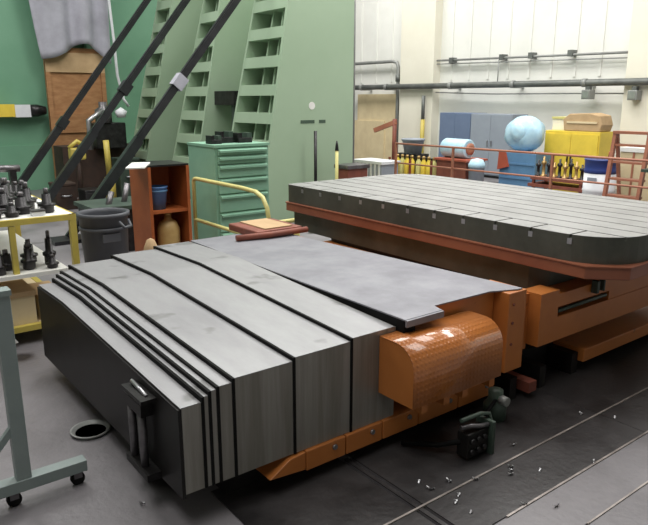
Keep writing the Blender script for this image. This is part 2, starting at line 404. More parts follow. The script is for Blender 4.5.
MB().box(4.20, 4.22, 2.27, 2.31, 0.60, 0.68).build('drip_arm', 'machine_green', cg, 0.006)
# two rounded diamond plate guards, one on each side of the saddle
def guard(x0, x1, ys, yf, zb, zt, label):
    s = 1 if yf > ys else -1; r = 0.135
    n = 10
    prof = [(ys, zt)]
    for k in range(n + 1):
        a = PI / 2 * k / n
        prof.append((yf - s * r + s * r * math.sin(a), zt - r + r * math.cos(a)))
    prof.append((yf, zb))
    inner = [(p[0] - s * 0.008 if p[0] != ys else p[0], p[1] - 0.006) for p in prof]
    # shell with uv for the raised pattern
    me = bpy.data.meshes.new('plate_guard')
    vs, fs, uv = [], [], []
    L = [0.0]
    for a, b in zip(prof, prof[1:]): L.append(L[-1] + math.hypot(b[0] - a[0], b[1] - a[1]))
    np_ = len(prof); base = Vector(BASE[cg.name])
    for p in prof: vs += [Vector((x0, p[0], p[1])) - base, Vector((x1, p[0], p[1])) - base]
    for i in range(np_ - 1): fs.append((2 * i, 2 * i + 1, 2 * i + 3, 2 * i + 2)); uv.append([(0, L[i]), (x1 - x0, L[i]), (x1 - x0, L[i + 1]), (0, L[i + 1])])
    me.from_pydata(vs, [], fs)
    ul = me.uv_layers.new(name='UVMap')
    for p, q in zip(me.polygons, uv):
        p.use_smooth = True
        for li, c in zip(p.loop_indices, q): ul.data[li].uv = c
    me.materials.append(MATS['diamond_plate'])
    o = bpy.data.objects.new('plate_guard', me); COL.objects.link(o); o.parent = cg; o['label'] = label
    BASE[o.name] = BASE[cg.name]
    md = o.modifiers.new('solid', 'SOLIDIFY'); md.thickness = 0.005; md.offset = 0
    end = [(p[0], p[1]) for p in prof] + [(ys, zb)]
    MB().prism(end, x0 + 0.001, x0 + 0.008, 'x').build('guard_end', 'orange', o)
    MB().prism(end, x1 - 0.008, x1 - 0.001, 'x').build('guard_end', 'orange', o)
guard(2.21, 2.915, 2.398, 2.136, 0.362, 0.684, 'rounded orange guard of raised tread plate')
tray = MB().box(2.80, 3.26, 4.56, 5.05, 0.766, 0.828).build('far_cover', 'rust_red', cg, 0.012)
tray['label'] = 'rust red box cover at the far edge of the deck'
MB().box(2.90, 3.18, 4.60, 5.02, 0.828, 0.838).build('cover_lid', 'cardboard', tray)
MB().tube([(2.62, 4.60, 0.79), (2.90, 4.535, 0.795), (3.28, 4.52, 0.80)], 0.026, 8).build('cover_roll', 'rust_red', tray)
for x in (2.30, 2.47, 2.62, 2.85):
    MB().box(x, x + 0.045, 2.16, 2.40, 0.30, 0.365).build('guard_bracket', 'orange', cg)

# ------------------------------------------------------------------ rotary work table with T-slots
TX0, TX1, TY0, TY1, TZ = 3.69, 5.43, 1.95, 5.43, 1.072
rt = thing('work_table', 'large flat steel work table with T-slots and rounded corners', 'machine table', (4.6, 3.7, 0.66))
outl = rounded(TX0, TX1, TY0, TY1, 0.36, 8, 0.05)
MB().prism(outl, 0.898, TZ - 0.024, 'z').build('table_slab', 'table_side', rt)
slots = [3.885 + 0.2 * k for k in range(8)]
edges = [TX0] + slots + [TX1]
SW = 0.015
notch = [2.255 + 0.29 * k for k in range(11)]
for i in range(len(edges) - 1):
    a = edges[i] + (SW / 2 if i else 0); b = edges[i + 1] - (SW / 2 if i < len(edges) - 2 else 0)
    p = clip(clip(outl, 1, 0, b), -1, 0, -a)
    if i == 0:
        ys = [TY0 - 1] + notch + [TY1 + 1]
        for k in range(len(ys) - 1):
            q = clip(clip(p, 0, 1, ys[k + 1] - SW / 2), 0, -1, -(ys[k] + SW / 2))
            if len(q) > 2: pieces = [q]
            else: pieces = []
            for q in pieces:
                s_ = MB().prism(q, TZ - 0.024, TZ - 0.002, 'z').build('slot_block', 'table_side', rt)
                MB().prism(q, TZ - 0.002, TZ, 'z').build('block_face', 'table_steel', s_)
    else:
        s_ = MB().prism(p, TZ - 0.024, TZ - 0.002, 'z').build('table_strip', 'table_side', rt)
        MB().prism(p, TZ - 0.002, TZ, 'z').build('strip_face', 'table_steel', s_)
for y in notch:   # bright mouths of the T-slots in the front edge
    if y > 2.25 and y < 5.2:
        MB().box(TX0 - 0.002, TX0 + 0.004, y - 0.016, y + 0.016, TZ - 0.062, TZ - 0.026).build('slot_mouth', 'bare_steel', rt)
d = 0.025
def chamfer(x0, x1, y0, y1, c, k=0.03): return [(x0 + c, y0), (x1 - c, y0), (x1, y0 + c), (x1, y1 - k), (x1 - k, y1), (x0 + k, y1), (x0, y1 - k), (x0, y0 + c)]
MB().prism(chamfer(TX0 - d, TX1 + d, TY0 - d, TY1 + 0.002, 0.19), 0.812, 0.890, 'z').build('orange_skirt', 'orange_band', rt, 0.006)
MB().prism(chamfer(TX0 - d - 0.008, TX1 + d, TY0 - d - 0.008, TY1 + 0.004, 0.19), 0.890, 0.898, 'z').build('skirt_lip', 'orange_band', rt)
MB().prism(chamfer(TX0 + 0.05, TX1 - 0.06, TY0 + 0.52, TY1 - 0.03, 0.1), 0.62, 0.813, 'z').build('lower_skirt', 'table_side', rt)
MB().prism(rounded(TX0 + 0.08, TX1 - 0.1, 2.5, 5.0, 0.3), 0.58, 0.622, 'z').build('table_bearing', 'black_steel', rt)

# ------------------------------------------------------------------ machine bed
bd = thing('machine_bed', 'low dark machine bed with bolted orange side strips', 'machine base', (3.8, 3.5, 0))
MB().box(1.35, 6.8, 2.55, 4.55, 0.0, 0.186).build('bed_body', 'black_steel', bd)
xs = [1.72, 1.98, 2.24, 2.52, 2.86, 3.2]
MB().prism([(1.50, 0.105), (1.715, 0.085), (1.715, 0.185), (1.62, 0.175)], 2.385, 2.56, 'y').build('strip_nose', 'orange', bd, 0.004)
for a, b in zip(xs, xs[1:]):
    st = MB().box(a, b - 0.006, 2.385, 2.56, 0.075, 0.186).build('side_strip', 'orange', bd, 0.006)
    MB().lathe((b - 0.08, 2.385, 0.150), [(0.014, -0.010), (0.016, 0.0)], 8, 'y').build('bolt', 'bare_steel', st)
MB().box(4.08, 6.6, 2.30, 2.56, 0.09, 0.185).build('way_guard', 'orange', bd, 0.006)
for x in (3.3, 3.62, 4.0):
    MB().box(x, x + 0.07, 2.34, 2.56, 0.0, 0.16).build('bed_foot', 'black_steel', bd)
MB().box(3.42, 3.50, 2.28, 2.56, 0.05, 0.12).build('strip_end', 'rust_red', bd)

# valve unit on the floor beside the bed
vu = thing('valve_unit', 'dark green valve unit with pipe handle on the floor below the tread plate guard', 'valve', (2.6, 2.1, 0))
MB().box(2.52, 2.70, 2.02, 2.10, 0.02, 0.165).build('valve_body', 'black_steel', vu, 0.006)
MB().box(2.685, 2.71, 1.99, 2.11, 0.0, 0.20).build('valve_plate', 'machine_green', vu, 0.004)
MB().tube([(2.50, 2.06, 0.24), (2.66, 2.06, 0.235), (2.72, 2.05, 0.22), (2.735, 2.04, 0.16), (2.735, 2.03, 0.03)], 0.012, 8).build('handle', 'machine_green', vu)
MB().tube([(2.50, 2.06, 0.20), (2.56, 2.04, 0.20), (2.62, 2.03, 0.185), (2.70, 2.02, 0.175)], 0.013, 8).build('pipe', 'tool_grey', vu)
for k in range(3):
    for j in range(2): MB().lathe((2.55 + 0.05 * k, 2.02, 0.06 + 0.06 * j), [(0.014, -0.014), (0.017, 0)], 10, 'y').build('port', 'tool_black', vu)
MB().tube([(2.53, 2.08, 0.10), (2.46, 2.18, 0.06), (2.42, 2.28, 0.035), (2.36, 2.36, 0.03)], 0.016, 8).build('hose', 'black_rubber', vu)
vb = thing('pump_unit', 'small dark pump with round cap under the machine corner', 'pump', (3.05, 2.28, 0))
MB().lathe((3.05, 2.26, 0.0), [(0.07, 0.0), (0.07, 0.10), (0.045, 0.13), (0.045, 0.19), (0.0, 0.20)], 14).build('pump_body', 'machine_green', vb)
MB().lathe((3.05, 2.20, 0.14), [(0.028, -0.03), (0.03, 0.02)], 12, 'y').build('pump_cap', 'pipe_grey', vb)
MB().tube([(3.05, 2.24, 0.15), (2.93, 2.22, 0.10), (2.86, 2.18, 0.02)], 0.012, 8).build('hose', 'black_rubber', vb)
# metal chips on the floor
chips = [(2.626, 1.821), (2.60, 1.80), (2.66, 1.845), (2.185, 1.809), (2.24, 1.84), (2.182, 1.714), (2.30, 1.95), (2.17, 2.04), (2.18, 1.96), (2.42, 1.88), (2.55, 1.50), (2.86, 1.98), (3.62, 1.80), (3.5, 1.95), (3.05, 1.60), (2.44, 1.60), (0.98, 2.72), (2.75, 1.73)]
for k, (x, y) in enumerate(chips):
    a = random.uniform(0, PI); L = random.uniform(0.012, 0.028); z = 0.008
    c, s = math.cos(a), math.sin(a)
    m = MB()
    for j in range(3):
        b = a + j * 1.1; l2 = L * (1 - 0.25 * j)
        m.bar((x + j * 0.008, y, z), (x + j * 0.008 + l2 * math.cos(b), y + l2 * math.sin(b), z + 0.012), 0.007, 0.004)
    tag(m.build('metal_chip', 'bare_steel'), 'small bright curl of metal swarf on the dark floor', 'metal chip', 'swarf chips scattered on the floor')
# drip pan on the floor beside the black end face
dp = thing('drip_pan', 'shallow steel drip pan on the floor beside the black end face', 'pan', (1.0, 3.58, 0))
MB().lathe((1.03, 3.60, 0.0), [(0.085, 0.002), (0.10, 0.018), (0.112, 0.022), (0.116, 0.018), (0.10, 0.0)], 24).build('pan_rim', 'pipe_grey', dp)
MB().lathe((1.03, 3.60, 0.0), [(0.0, 0.004), (0.09, 0.004)], 24).build('oil', 'groove', dp)

# ------------------------------------------------------------------ grey stand in the foreground
sd = thing('steel_stand', 'grey-green steel stand with post, foot bar and casters', 'stand', (0.55, 3.1, 0))
MB().box(0.518, 0.585, 3.07, 3.13, 0.10, 1.05).build('post', 'grey_green_paint', sd, 0.004)
MB().box(0.05, 0.845, 3.065, 3.135, 0.075, 0.135).build('foot_bar', 'grey_green_paint', sd, 0.004)
MB().box(0.05, 0.59, 3.06, 3.14, 1.05, 1.075).build('top_rail', 'grey_green_paint', sd)
MB().bar((0.30, 3.1, 0.135), (0.53, 3.1, 0.40), 0.03, 0.03).build('brace', 'grey_green_paint', sd)
MB().box(-0.02, 0.05, 3.07, 3.13, 0.10, 1.05).build('post', 'grey_green_paint', sd, 0.004)
for x in (0.80, 0.50, 0.10):
    w = MB().lathe((x, 3.10, 0.035), [(0.034, -0.014), (0.034, 0.014)], 16, 'y').build('caster', 'black_rubber', sd)
    MB().box(x - 0.02, x + 0.02, 3.08, 3.12, 0.04, 0.078).build('caster_fork', 'tool_grey', w)

# ------------------------------------------------------------------ yellow tool cart
ct = thing('tool_cart', 'yellow angle-iron tool cart with white top loaded with black tooling', 'cart', (0.6, 5.8, 0))
CX0, CX1, CY0, CY1 = -0.35, 1.56, 5.30, 7.3
for x in (CX0, CX1 - 0.05):
    for y in (CY0, CY1 - 0.05):
        MB().box(x, x + 0.05, y, y + 0.05, 0.06, 1.0).build('corner_post', 'yellow_paint', ct)
        w = MB().lathe((x + 0.025, y + 0.025, 0.04), [(0.04, -0.015), (0.04, 0.015)], 14, 'y').build('caster', 'black_rubber', ct)
MB().box(1.06, 1.10, CY0, CY0 + 0.05, 0.56, 0.96).build('middle_post', 'yellow_paint', ct)
for z in (0.965, 0.115):
    for y in (CY0, CY1 - 0.05):
        MB().box(CX0, CX1, y - 0.002, y + 0.052, z, z + 0.045).build('frame_rail', 'yellow_paint', ct)
    for x in (CX0, CX1 - 0.05):
        MB().box(x - 0.002, x + 0.052, CY0, CY1, z, z + 0.045).build('frame_rail', 'yellow_paint', ct)
MB().box(CX0 + 0.02, CX1 - 0.02, CY0 + 0.03, CY1 - 0.02, 1.0, 1.012).build('top_board', 'paper_white', ct)
MB().box(CX0, CX1 - 0.1, CY0 - 0.03, CY1 - 0.05, 0.555, 0.585).build('middle_shelf', 'paper_white', ct)
MB().box(CX0 + 0.02, CX1 - 0.03, CY0 + 0.03, CY1 - 0.02, 0.14, 0.155).build('lower_shelf', 'wood_pale', ct)
# tool holders standing on the cart
def holder(name, x, y, z, h, r, label, group, m='tool_black', m2='tool_grey'):
    t = thing(name, label, 'tool holder', (x, y, z), group)
    MB().lathe((x, y, z), [(r * 0.8, 0), (r, 0.01), (r, h * 0.30), (r * 1.25, h * 0.32), (r * 1.25, h * 0.42), (r * 0.7, h * 0.46), (r * 0.62, h * 0.9)], 14).build('shank', m, t)
    MB().lathe((x, y, z), [(r * 0.35, h * 0.9), (r * 0.35, h * 1.15), (0, h * 1.18)], 10).build('spindle', m2, t)
    return t
hs = [(1.40, 5.50, 0.17, 0.055), (1.22, 5.56, 0.15, 0.07), (1.30, 5.72, 0.20, 0.06), (1.12, 5.72, 0.17, 0.065), (1.18, 5.92, 0.22, 0.06), (1.02, 5.86, 0.16, 0.07),
      (1.05, 6.08, 0.22, 0.055), (0.98, 5.42, 0.12, 0.06), (1.12, 5.44, 0.10, 0.05), (0.86, 5.55, 0.16, 0.065), (0.92, 5.70, 0.13, 0.06), (1.24, 6.14, 0.2, 0.05), (1.36, 5.95, 0.13, 0.05),
      (1.40, 6.28, 0.16, 0.06), (1.22, 6.34, 0.18, 0.06), (1.34, 6.52, 0.14, 0.05), (1.14, 6.55, 0.2, 0.06), (1.42, 6.62, 0.12, 0.05), (1.28, 6.72, 0.18, 0.05), (1.08, 6.36, 0.15, 0.05)]
for k, (x, y, h, r) in enumerate(hs):
    holder('tool_holder', x, y, 1.012, h, r, 'black tool holder at the cart corner closest to the waste bin' if k == 0 else 'black and steel tool holder in the crowd on the white cart top', 'tool holders on the cart top')
t = thing('boring_bar', 'dark steel boring bar lying across two blocks on the cart top', 'bar', (1.35, 7.0, 1.012))
MB().tube([(1.22, 7.0, 1.245), (1.56, 7.0, 1.235)], 0.035, 12).build('bar', 'tool_grey', t)
for x in (1.26, 1.46): MB().box(x, x + 0.06, 6.96, 7.05, 1.012, 1.215).build('block', 'tool_black', t)
for x, y in ((1.30, 5.40), (1.06, 5.60), (1.45, 5.78), (0.89, 6.0), (1.42, 6.10), (1.0, 6.7)):
    t = thing('insert_box', 'small white parts box lying among the tool holders on the cart', 'box', (x, y, 1.012), 'parts boxes on the cart top')
    MB().box(x - 0.05, x + 0.05, y - 0.035, y + 0.035, 1.012, 1.045).build('box_body', 'white_plastic', t, 0.004)
    MB().box(x - 0.052, x + 0.052, y - 0.037, y + 0.037, 1.045, 1.058).build('box_lid', 'tool_grey', t)
for x, y, h, r in ((1.2, 5.42, 0.16, 0.07), (1.38, 5.5, 0.2, 0.06), (1.05, 5.5, 0.12, 0.08), (1.26, 5.66, 0.14, 0.08), (1.36, 5.36, 0.08, 0.06), (0.98, 5.36, 0.14, 0.05)):
    holder('arbor', x, y, 0.585, h * 1.2, r * 0.7, 'dark arbor standing on the middle shelf of the yellow cart', 'arbors on the middle shelf')
for k, (x0, x1, y0, h) in enumerate(((1.02, 1.20, 5.36, 0.26), (1.24, 1.42, 5.40, 0.20))):
    t = thing('wooden_crate', ('tall' if k == 0 else 'low') + ' pale wooden box on the lowest shelf of the yellow cart', 'crate', ((x0 + x1) / 2, y0, 0.155))
    MB().box(x0, x1, y0, y0 + 0.4, 0.155, 0.155 + h).build('crate_body', 'wood_pale', t)
    MB().box(x0 - 0.008, x1 + 0.008, y0 - 0.01, y0 + 0.41, 0.155 + h - 0.03, 0.155 + h + 0.01).build('crate_lid', 'cardboard', t)
t = tag(MB().prism([(0.0, 0.0), (0.10, 0.02), (0.03, 0.13)], 0, 0.004, 'y').build('paper_tag', 'paper_white', None, 0, (0, 0, 0)), 'white paper tag hanging from the lowest rail of the yellow cart', 'paper')
t.location = (0.93, 5.295, 0.02)

# ------------------------------------------------------------------ waste bin
tb = thing('waste_bin', 'round dark grey plastic waste bin beside the orange shelf', 'bin', (2.2, 6.55, 0))
def ring(c, r0, r1, h): return [(r0 * 0.93, 0), (r0, 0.02), (r1, h), (r1 + 0.02, h), (r1 + 0.02, h + 0.04), (r1 - 0.01, h + 0.04), (r1 - 0.015, h), (r0 - 0.015, 0.03), (0, 0.03)]
MB().lathe((2.20, 6.55, 0), ring(0, 0.205, 0.240, 0.755), 28).build('bin_body', 'grey_plastic', tb)
MB().lathe((2.20, 6.55, 0.62), [(0.236, 0.0), (0.246, 0.005), (0.248, 0.03), (0.240, 0.035)], 28).build('bin_rib', 'grey_plastic', tb)
for a in (-60, 120):
    a = math.radians(a); c, s = math.cos(a), math.sin(a)
    MB().tube([(2.20 + 0.25 * c - 0.07 * -s, 6.55 + 0.25 * s - 0.07 * c, 0.72), (2.20 + 0.30 * c - 0.05 * -s, 6.55 + 0.30 * s - 0.05 * c, 0.66), (2.20 + 0.30 * c + 0.05 * -s, 6.55 + 0.30 * s + 0.05 * c, 0.66), (2.20 + 0.25 * c + 0.07 * -s, 6.55 + 0.25 * s + 0.07 * c, 0.72)], 0.016, 8).build('bin_handle', 'grey_plastic', tb)
MB().box(2.10, 2.28, 6.312, 6.33, 0.52, 0.60).build('bin_label', 'grey_plastic', tb)

# ------------------------------------------------------------------ orange shelf cabinet
sc = thing('shelf_cabinet', 'open orange-brown steel shelf cabinet with two compartments', 'cabinet', (3.0, 7.05, 0))
SX0, SX1, SY0, SY1, SZ = 2.80, 3.29, 6.80, 7.32, 1.18
MB().box(SX0, SX0 + 0.02, SY0, SY1, 0, SZ).build('side_panel', 'shelf_orange', sc)
MB().box(SX1 - 0.02, SX1, SY0, SY1, 0, SZ).build('side_panel', 'shelf_orange', sc)
MB().box(SX0 + 0.02, SX1 - 0.02, SY1 - 0.02, SY1, 0, SZ).build('back_panel', 'shelf_orange', sc)
MB().box(SX0, SX1, SY0, SY1, SZ, SZ + 0.02).build('top_panel', 'tool_black', sc)
for z in (0.66, 0.10): MB().box(SX0 + 0.02, SX1 - 0.02, SY0 + 0.01, SY1 - 0.02, z, z + 0.03).build('shelf', 'shelf_orange', sc)
for x in (SX0, SX1 - 0.035): MB().box(x, x + 0.035, SY0 - 0.008, SY0, 0, SZ).build('front_edge', 'shelf_orange', sc)
t = thing('blue_pail', 'blue plastic pail on the upper shelf of the orange cabinet', 'pail', (2.98, 6.98, 0.69))
MB().lathe((2.97, 6.97, 0.69), [(0.085, 0), (0.112, 0.24), (0.12, 0.245), (0.12, 0.26), (0.105, 0.26), (0.08, 0.01), (0, 0.01)], 18).build('pail_body', 'blue_pail', t)
MB().lathe((2.97, 6.97, 0.69), [(0.113, 0.20), (0.118, 0.205), (0.118, 0.215), (0.113, 0.22)], 18).build('pail_band', 'blue_box', t)
t = thing('oil_jug', 'tan jug with narrow neck in the lower compartment of the orange cabinet', 'jug', (3.08, 6.98, 0.13))
MB().lathe((3.08, 6.97, 0.13), [(0.12, 0), (0.13, 0.03), (0.13, 0.32), (0.10, 0.40), (0.04, 0.44), (0.04, 0.48)], 16).build('jug_body', 'jug', t)
MB().lathe((3.08, 6.97, 0.61), [(0.046, 0), (0.046, 0.03)], 12).build('jug_cap', 'brass', t)
pv = [(2.484, 6.60, 1.20), (2.66, 6.53, 1.20), (2.94, 7.04, 1.20), (2.76, 7.12, 1.20)]
pp = MB().add(pv + [(p[0], p[1], p[2] + 0.014) for p in pv], [(3, 2, 1, 0), (4, 5, 6, 7), (0, 1, 5, 4), (1, 2, 6, 5), (2, 3, 7, 6), (3, 0, 4, 7)]).build('paper_pad', 'paper_white')
tag(pp, 'white paper pad lying on top of the orange shelf cabinet', 'paper')
t = tag(MB().lathe((2.72, 6.64, 0), [(0.08, 0), (0.10, 0.2), (0.075, 0.34), (0.04, 0.42), (0.0, 0.44)], 12).build('cloth_bundle', 'cardboard'), 'pinkish rag bundle on the floor before the orange shelf cabinet', 'rag')

# ------------------------------------------------------------------ green drawer cabinet
gc = thing('tool_cabinet', 'mint green steel tool cabinet with drawers and light lips', 'cabinet', (4.1, 7.4, 0))
GX0, GX1, GY0, GY1, GZ = 3.74, 4.50, 7.0, 7.72, 1.34
MB().box(GX0, GX1, GY0 + 0.02, GY1, 0.0, GZ).build('cabinet_body', 'green_cabinet', gc, 0.006)
MB().box(GX0 - 0.01, GX1 + 0.01, GY0, GY1, GZ, GZ + 0.03).build('cabinet_top', 'green_cabinet', gc)
zs = [1.325, 1.235, 1.13, 0.965, 0.77, 0.545, 0.30, 0.06]
for a, b in zip(zs, zs[1:]):
    dr = MB().box(GX0 + 0.035, GX1 - 0.03, GY0 - 0.004, GY0 + 0.02, b + 0.012, a - 0.006).build('drawer', 'green_cabinet', gc, 0.003)
    MB().prism([(GY0 - 0.004, a - 0.012), (GY0 - 0.035, a - 0.022), (GY0 - 0.035, a - 0.045), (GY0 - 0.004, a - 0.05)], GX0 + 0.05, GX1 - 0.045, 'x').build('drawer_lip', 'green_cabinet', dr)
for k, (x, y, w, h) in enumerate(((3.86, 7.25, 0.14, 0.10), (4.06, 7.35, 0.18, 0.14), (4.28, 7.28, 0.20, 0.12))):
    t = thing('machine_vise', ['small', 'tall', 'wide'][k] + ' dark clamp block on top of the mint green tool cabinet', 'vise', (x, y, GZ + 0.03))
    MB().box(x - w / 2, x + w / 2, y - 0.08, y + 0.08, GZ + 0.03, GZ + 0.03 + h * 0.5).build('vise_base', 'tool_black', t, 0.004)
    MB().box(x - w / 2, x - w / 5, y - 0.07, y + 0.07, GZ + 0.03 + h * 0.5, GZ + 0.03 + h).build('fixed_jaw', 'tool_black', t)
    MB().box(x + w / 6, x + w / 2, y - 0.07, y + 0.07, GZ + 0.03 + h * 0.5, GZ + 0.03 + h).build('moving_jaw', 'machine_green', t)

# ------------------------------------------------------------------ yellow safety rail along the far side of the machine
yr = thing('safety_rail', 'pale yellow tubular safety rail bent down at its end', 'railing', (3.55, 6.5, 0))
R = [(3.55, 7.22, 0.0), (3.55, 7.22, 0.93), (3.55, 7.20, 0.965), (3.55, 7.15, 0.975), (3.55, 6.05, 0.975), (3.55, 5.80, 0.965), (3.55, 5.66, 0.92), (3.55, 5.58, 0.82), (3.55, 5.55, 0.70), (3.55, 5.55, 0.0)]
MB().tube(R, 0.024, 10).build('top_rail', 'pale_yellow', yr)
MB().tube([(3.55, 7.22, 0.47), (3.55, 5.55, 0.47)], 0.022, 10).build('middle_rail', 'pale_yellow', yr)
for y in (7.22, 5.55): MB().box(3.49, 3.61, y - 0.06, y + 0.06, 0, 0.012).build('rail_foot', 'pale_yellow', yr)
yr2 = thing('guard_post', 'short yellow floor post and rail just past the bent rail end', 'railing', (3.9, 5.6, 0))
MB().tube([(3.72, 5.75, 0.62), (4.05, 5.75, 0.62)], 0.024, 10).build('top_rail', 'pale_yellow', yr2)
for x in (3.72, 4.05): MB().tube([(x, 5.75, 0), (x, 5.75, 0.62)], 0.022, 10).build('post', 'pale_yellow', yr2)
MB().tube([(3.72, 5.75, 0.45), (4.05, 5.75, 0.45)], 0.02, 10).build('middle_rail', 'pale_yellow', yr2)

# ------------------------------------------------------------------ huge green angle plate with three pocketed ribs
ap = thing('angle_plate', 'towering green cast angle plate with three ribs of dark rectangular pockets', 'machine column', (6.4, 11, 0))
XF, ZT = 7.13, 5.6
def xs_at(z): return 5.26 + 0.178 * z
# each rib: near side y = a + b*z, far side y = c + d*z (the casting narrows upwards)
RIBS = [(8.5, 0.0, 9.86, -0.11), (10.80, -0.05, 12.0, -0.20), (13.15, -0.14, 14.1, -0.20)]
MB().box(XF - 0.25, XF, 8.5, 13.6, 0, ZT).build('work_face', 'green_paint', ap)
def slab(xa, xb, ya, yb, z0, z1):
    # hexahedron; xa, xb, ya, yb are functions of z
    vs = [(f(z), g(z), z) for z in (z0, z1) for f, g in ((xa, ya), (xb, ya), (xb, yb), (xa, yb))]
    return MB().add(vs, [(3, 2, 1, 0), (4, 5, 6, 7), (0, 1, 5, 4), (1, 2, 6, 5), (2, 3, 7, 6), (3, 0, 4, 7)])
for ri, (a, b, c, e) in enumerate(RIBS):
    near = lambda z: a + b * z
    far = lambda z: c + e * z
    off = lambda g, dd: (lambda z: g(z) + dd)
    rib = slab(xs_at, lambda z: XF - 0.25, near, off(near, 0.05), 0, ZT).build('rib', 'green_paint', ap)
    slab(xs_at, lambda z: XF - 0.25, off(far, -0.05), far, 0, ZT).build('rib_side', 'green_paint', rib)
    slab(off(xs_at, 0.70), off(xs_at, 0.74), off(near, 0.05), off(far, -0.05), 0, ZT).build('pocket_back', 'green_paint', rib)
    for f in (0.30, 0.58):
        mid = lambda z, f=f: near(z) + f * (far(z) - near(z))
        slab(off(xs_at, 0.14), off(xs_at, 0.70), off(mid, -0.02), off(mid, 0.02), 0, ZT).build('pocket_web', 'green_paint', rib)
    slab(xs_at, off(xs_at, 0.74), near, far, ZT, ZT + 0.06).build('added_rib_cap', 'green_paint', rib)  # unseen cap, added to keep top light out of the hollow rib
    pitch, hh, z0 = 0.425, 0.165, 0.255
    for k in range(13):
        z = z0 + pitch * k
        if z + hh > ZT: break
        slab(off(xs_at, 0.003), off(xs_at, 0.70), off(near, 0.05), off(far, -0.05), z, z + hh).build('rung', 'green_paint', rib)
    slab(xs_at, off(xs_at, 0.10), off(near, 0.05), off(far, -0.05), 0, 0.10).build('rib_foot', 'green_paint', rib)
# stencilled marks and a white dot on the plain side
side_y = 8.5
for x, w in ((6.06, 0.27), (6.42, 0.13)):
    MB().box(x, x + w, side_y - 0.004, side_y, 1.53, 1.58).build('stencil_mark', 'print_dark', ap)
MB().lathe((6.28, side_y, 1.80), [(0.06, -0.006), (0.06, 0.0)], 14, 'y').build('white_dot', 'paper_white', ap)
MB().tube([(7.17, 8.55, 0), (7.17, 8.55, 5.6)], 0.03, 8).build('edge_pipe', 'pipe_grey', ap)
lg = MB().box(5.75, 6.2, 10.02, 10.75, 1.80, 2.04).build('lifting_lug', 'tool_black', ap, 0.01)
MB().box(5.80, 5.9, 10.10, 10.2, 1.3, 1.84).build('lug_arm', 'machine_green', lg)

# black struts that prop the angle plate
for k, (y, z0, z1) in enumerate(((9.1, 0.045, 4.15), (11.1, 0.045, 4.21), (13.12, 0.045, 4.28))):
    xb = (2.567, 2.617, 2.656)[k]; xt = (6.0, 6.01, 6.02)[k]
    s_ = thing('prop_strut', ['black square prop strut with pale joint, leaning over the orange shelf cabinet', 'black square prop strut leaning just in front of the wooden board', 'black square prop strut reaching down behind the tool cart'][k], 'strut', (xb, y, 0))
    MB().bar((xb, y, z0), (xt, y, z1), 0.075, 0.09).build('strut_tube', 'strut_steel', s_)
    p, q = Vector((xb, y, z0)), Vector((xt, y, z1)); dv = (q - p).normalized(); nv = Vector((-dv.z, 0, dv.x))
    MB().bar(p + nv * 0.055, q + nv * 0.055, 0.05, 0.025).build('strut_rail', 'strut_steel', s_)
    for f in ((0.511,), (0.489,), (0.334,))[k]:
        c = p + (q - p) * f
        MB().bar(c - dv * 0.10, c + dv * 0.10, 0.13, 0.17).build('strut_joint', 'cloth_grey' if k == 0 else 'strut_steel', s_)
    MB().box(xb - 0.25, xb + 0.2, y - 0.2, y + 0.2, 0, 0.05).build('foot_plate', 'strut_steel', s_)
    MB().bar(p + dv * 0.2, p + dv * 1.7, 0.11, 0.13).build('outer_sleeve', 'strut_steel', s_)

# ------------------------------------------------------------------ things by the green wall
t = thing('plywood_board', 'brown plywood panel leaning on the green wall under a grey sheet', 'board', (4.5, 14.7, 0))
MB().box(3.98, 5.22, 14.70, 14.76, 0.0, 2.95).build('panel', 'wood_board', t)
for x in (3.98, 5.13): MB().box(x, x + 0.09, 14.66, 14.70, 0.0, 2.95).build('batten', 'wood_board', t)
for z in (2.45, 1.2): MB().box(3.98, 5.22, 14.655, 14.70, z, z + 0.4).build('crossboard', 'wood_board' if z < 2 else 'cardboard', t)
# draped sheet: a folded surface with thickness
m = MB(); nx, nz = 34, 18
for side in (0, 1):
    pass
vs = []
for j in range(nz + 1):
    for i in range(nx + 1):
        u = i / nx; v = j / nz
        x = 3.60 + 1.72 * u + (0.30 * v) * (1 - u) - 0.02 * v * u
        sag = 0.10 * math.sin(u * PI * 5 + 1.0 * v) * (0.35 + 0.65 * v) + 0.05 * math.sin(u * 23 + v * 3)
        y = 14.50 + sag * 0.8 + 0.05 * math.sin(v * 9 + u * 6) * (1 - v)
        z = 5.0 - v * (2.3 + 0.25 * math.sin(u * PI) * -1 + 0.1 * math.sin(u * 7))
        vs.append((x, y, z))
m.add(vs, [(j * (nx + 1) + i, j * (nx + 1) + i + 1, (j + 1) * (nx + 1) + i + 1, (j + 1) * (nx + 1) + i) for j in range(nz) for i in range(nx)], True)
o = m.build('draped_sheet', 'cloth_grey'); tag(o, 'grey cloth sheet hanging in folds on the green wall above the plywood', 'cloth')
md = o.modifiers.new('solid', 'SOLIDIFY'); md.thickness = 0.02
t = thing('white_rope', 'white rope hanging down beside the grey sheet', 'rope', (5.2, 14.4, 0.9))
MB().tube([(5.26, 14.2, 5.0), (5.25, 14.2, 4.0), (5.30, 14.2, 3.1), (5.32, 14.2, 2.4), (5.42, 14.2, 1.9), (5.52, 14.2, 1.75)], 0.03, 8).build('rope', 'white_plastic', t)
t = thing('marked_arm', 'yellow and white marked arm with dark end on the green wall', 'bracket', (3.2, 14.9, 1.5))
MB().box(2.2, 3.32, 14.72, 14.92, 1.55, 1.80).build('yellow_arm', 'yellow_bright', t)
MB().box(3.32, 3.62, 14.70, 14.92, 1.54, 1.79).build('white_sleeve', 'white_plastic', t)
MB().lathe((3.62, 14.79, 1.67), [(0.12, 0), (0.125, 0.15), (0.08, 0.32), (0.0, 0.34)], 12, 'x').build('dark_end', 'tool_black', t)
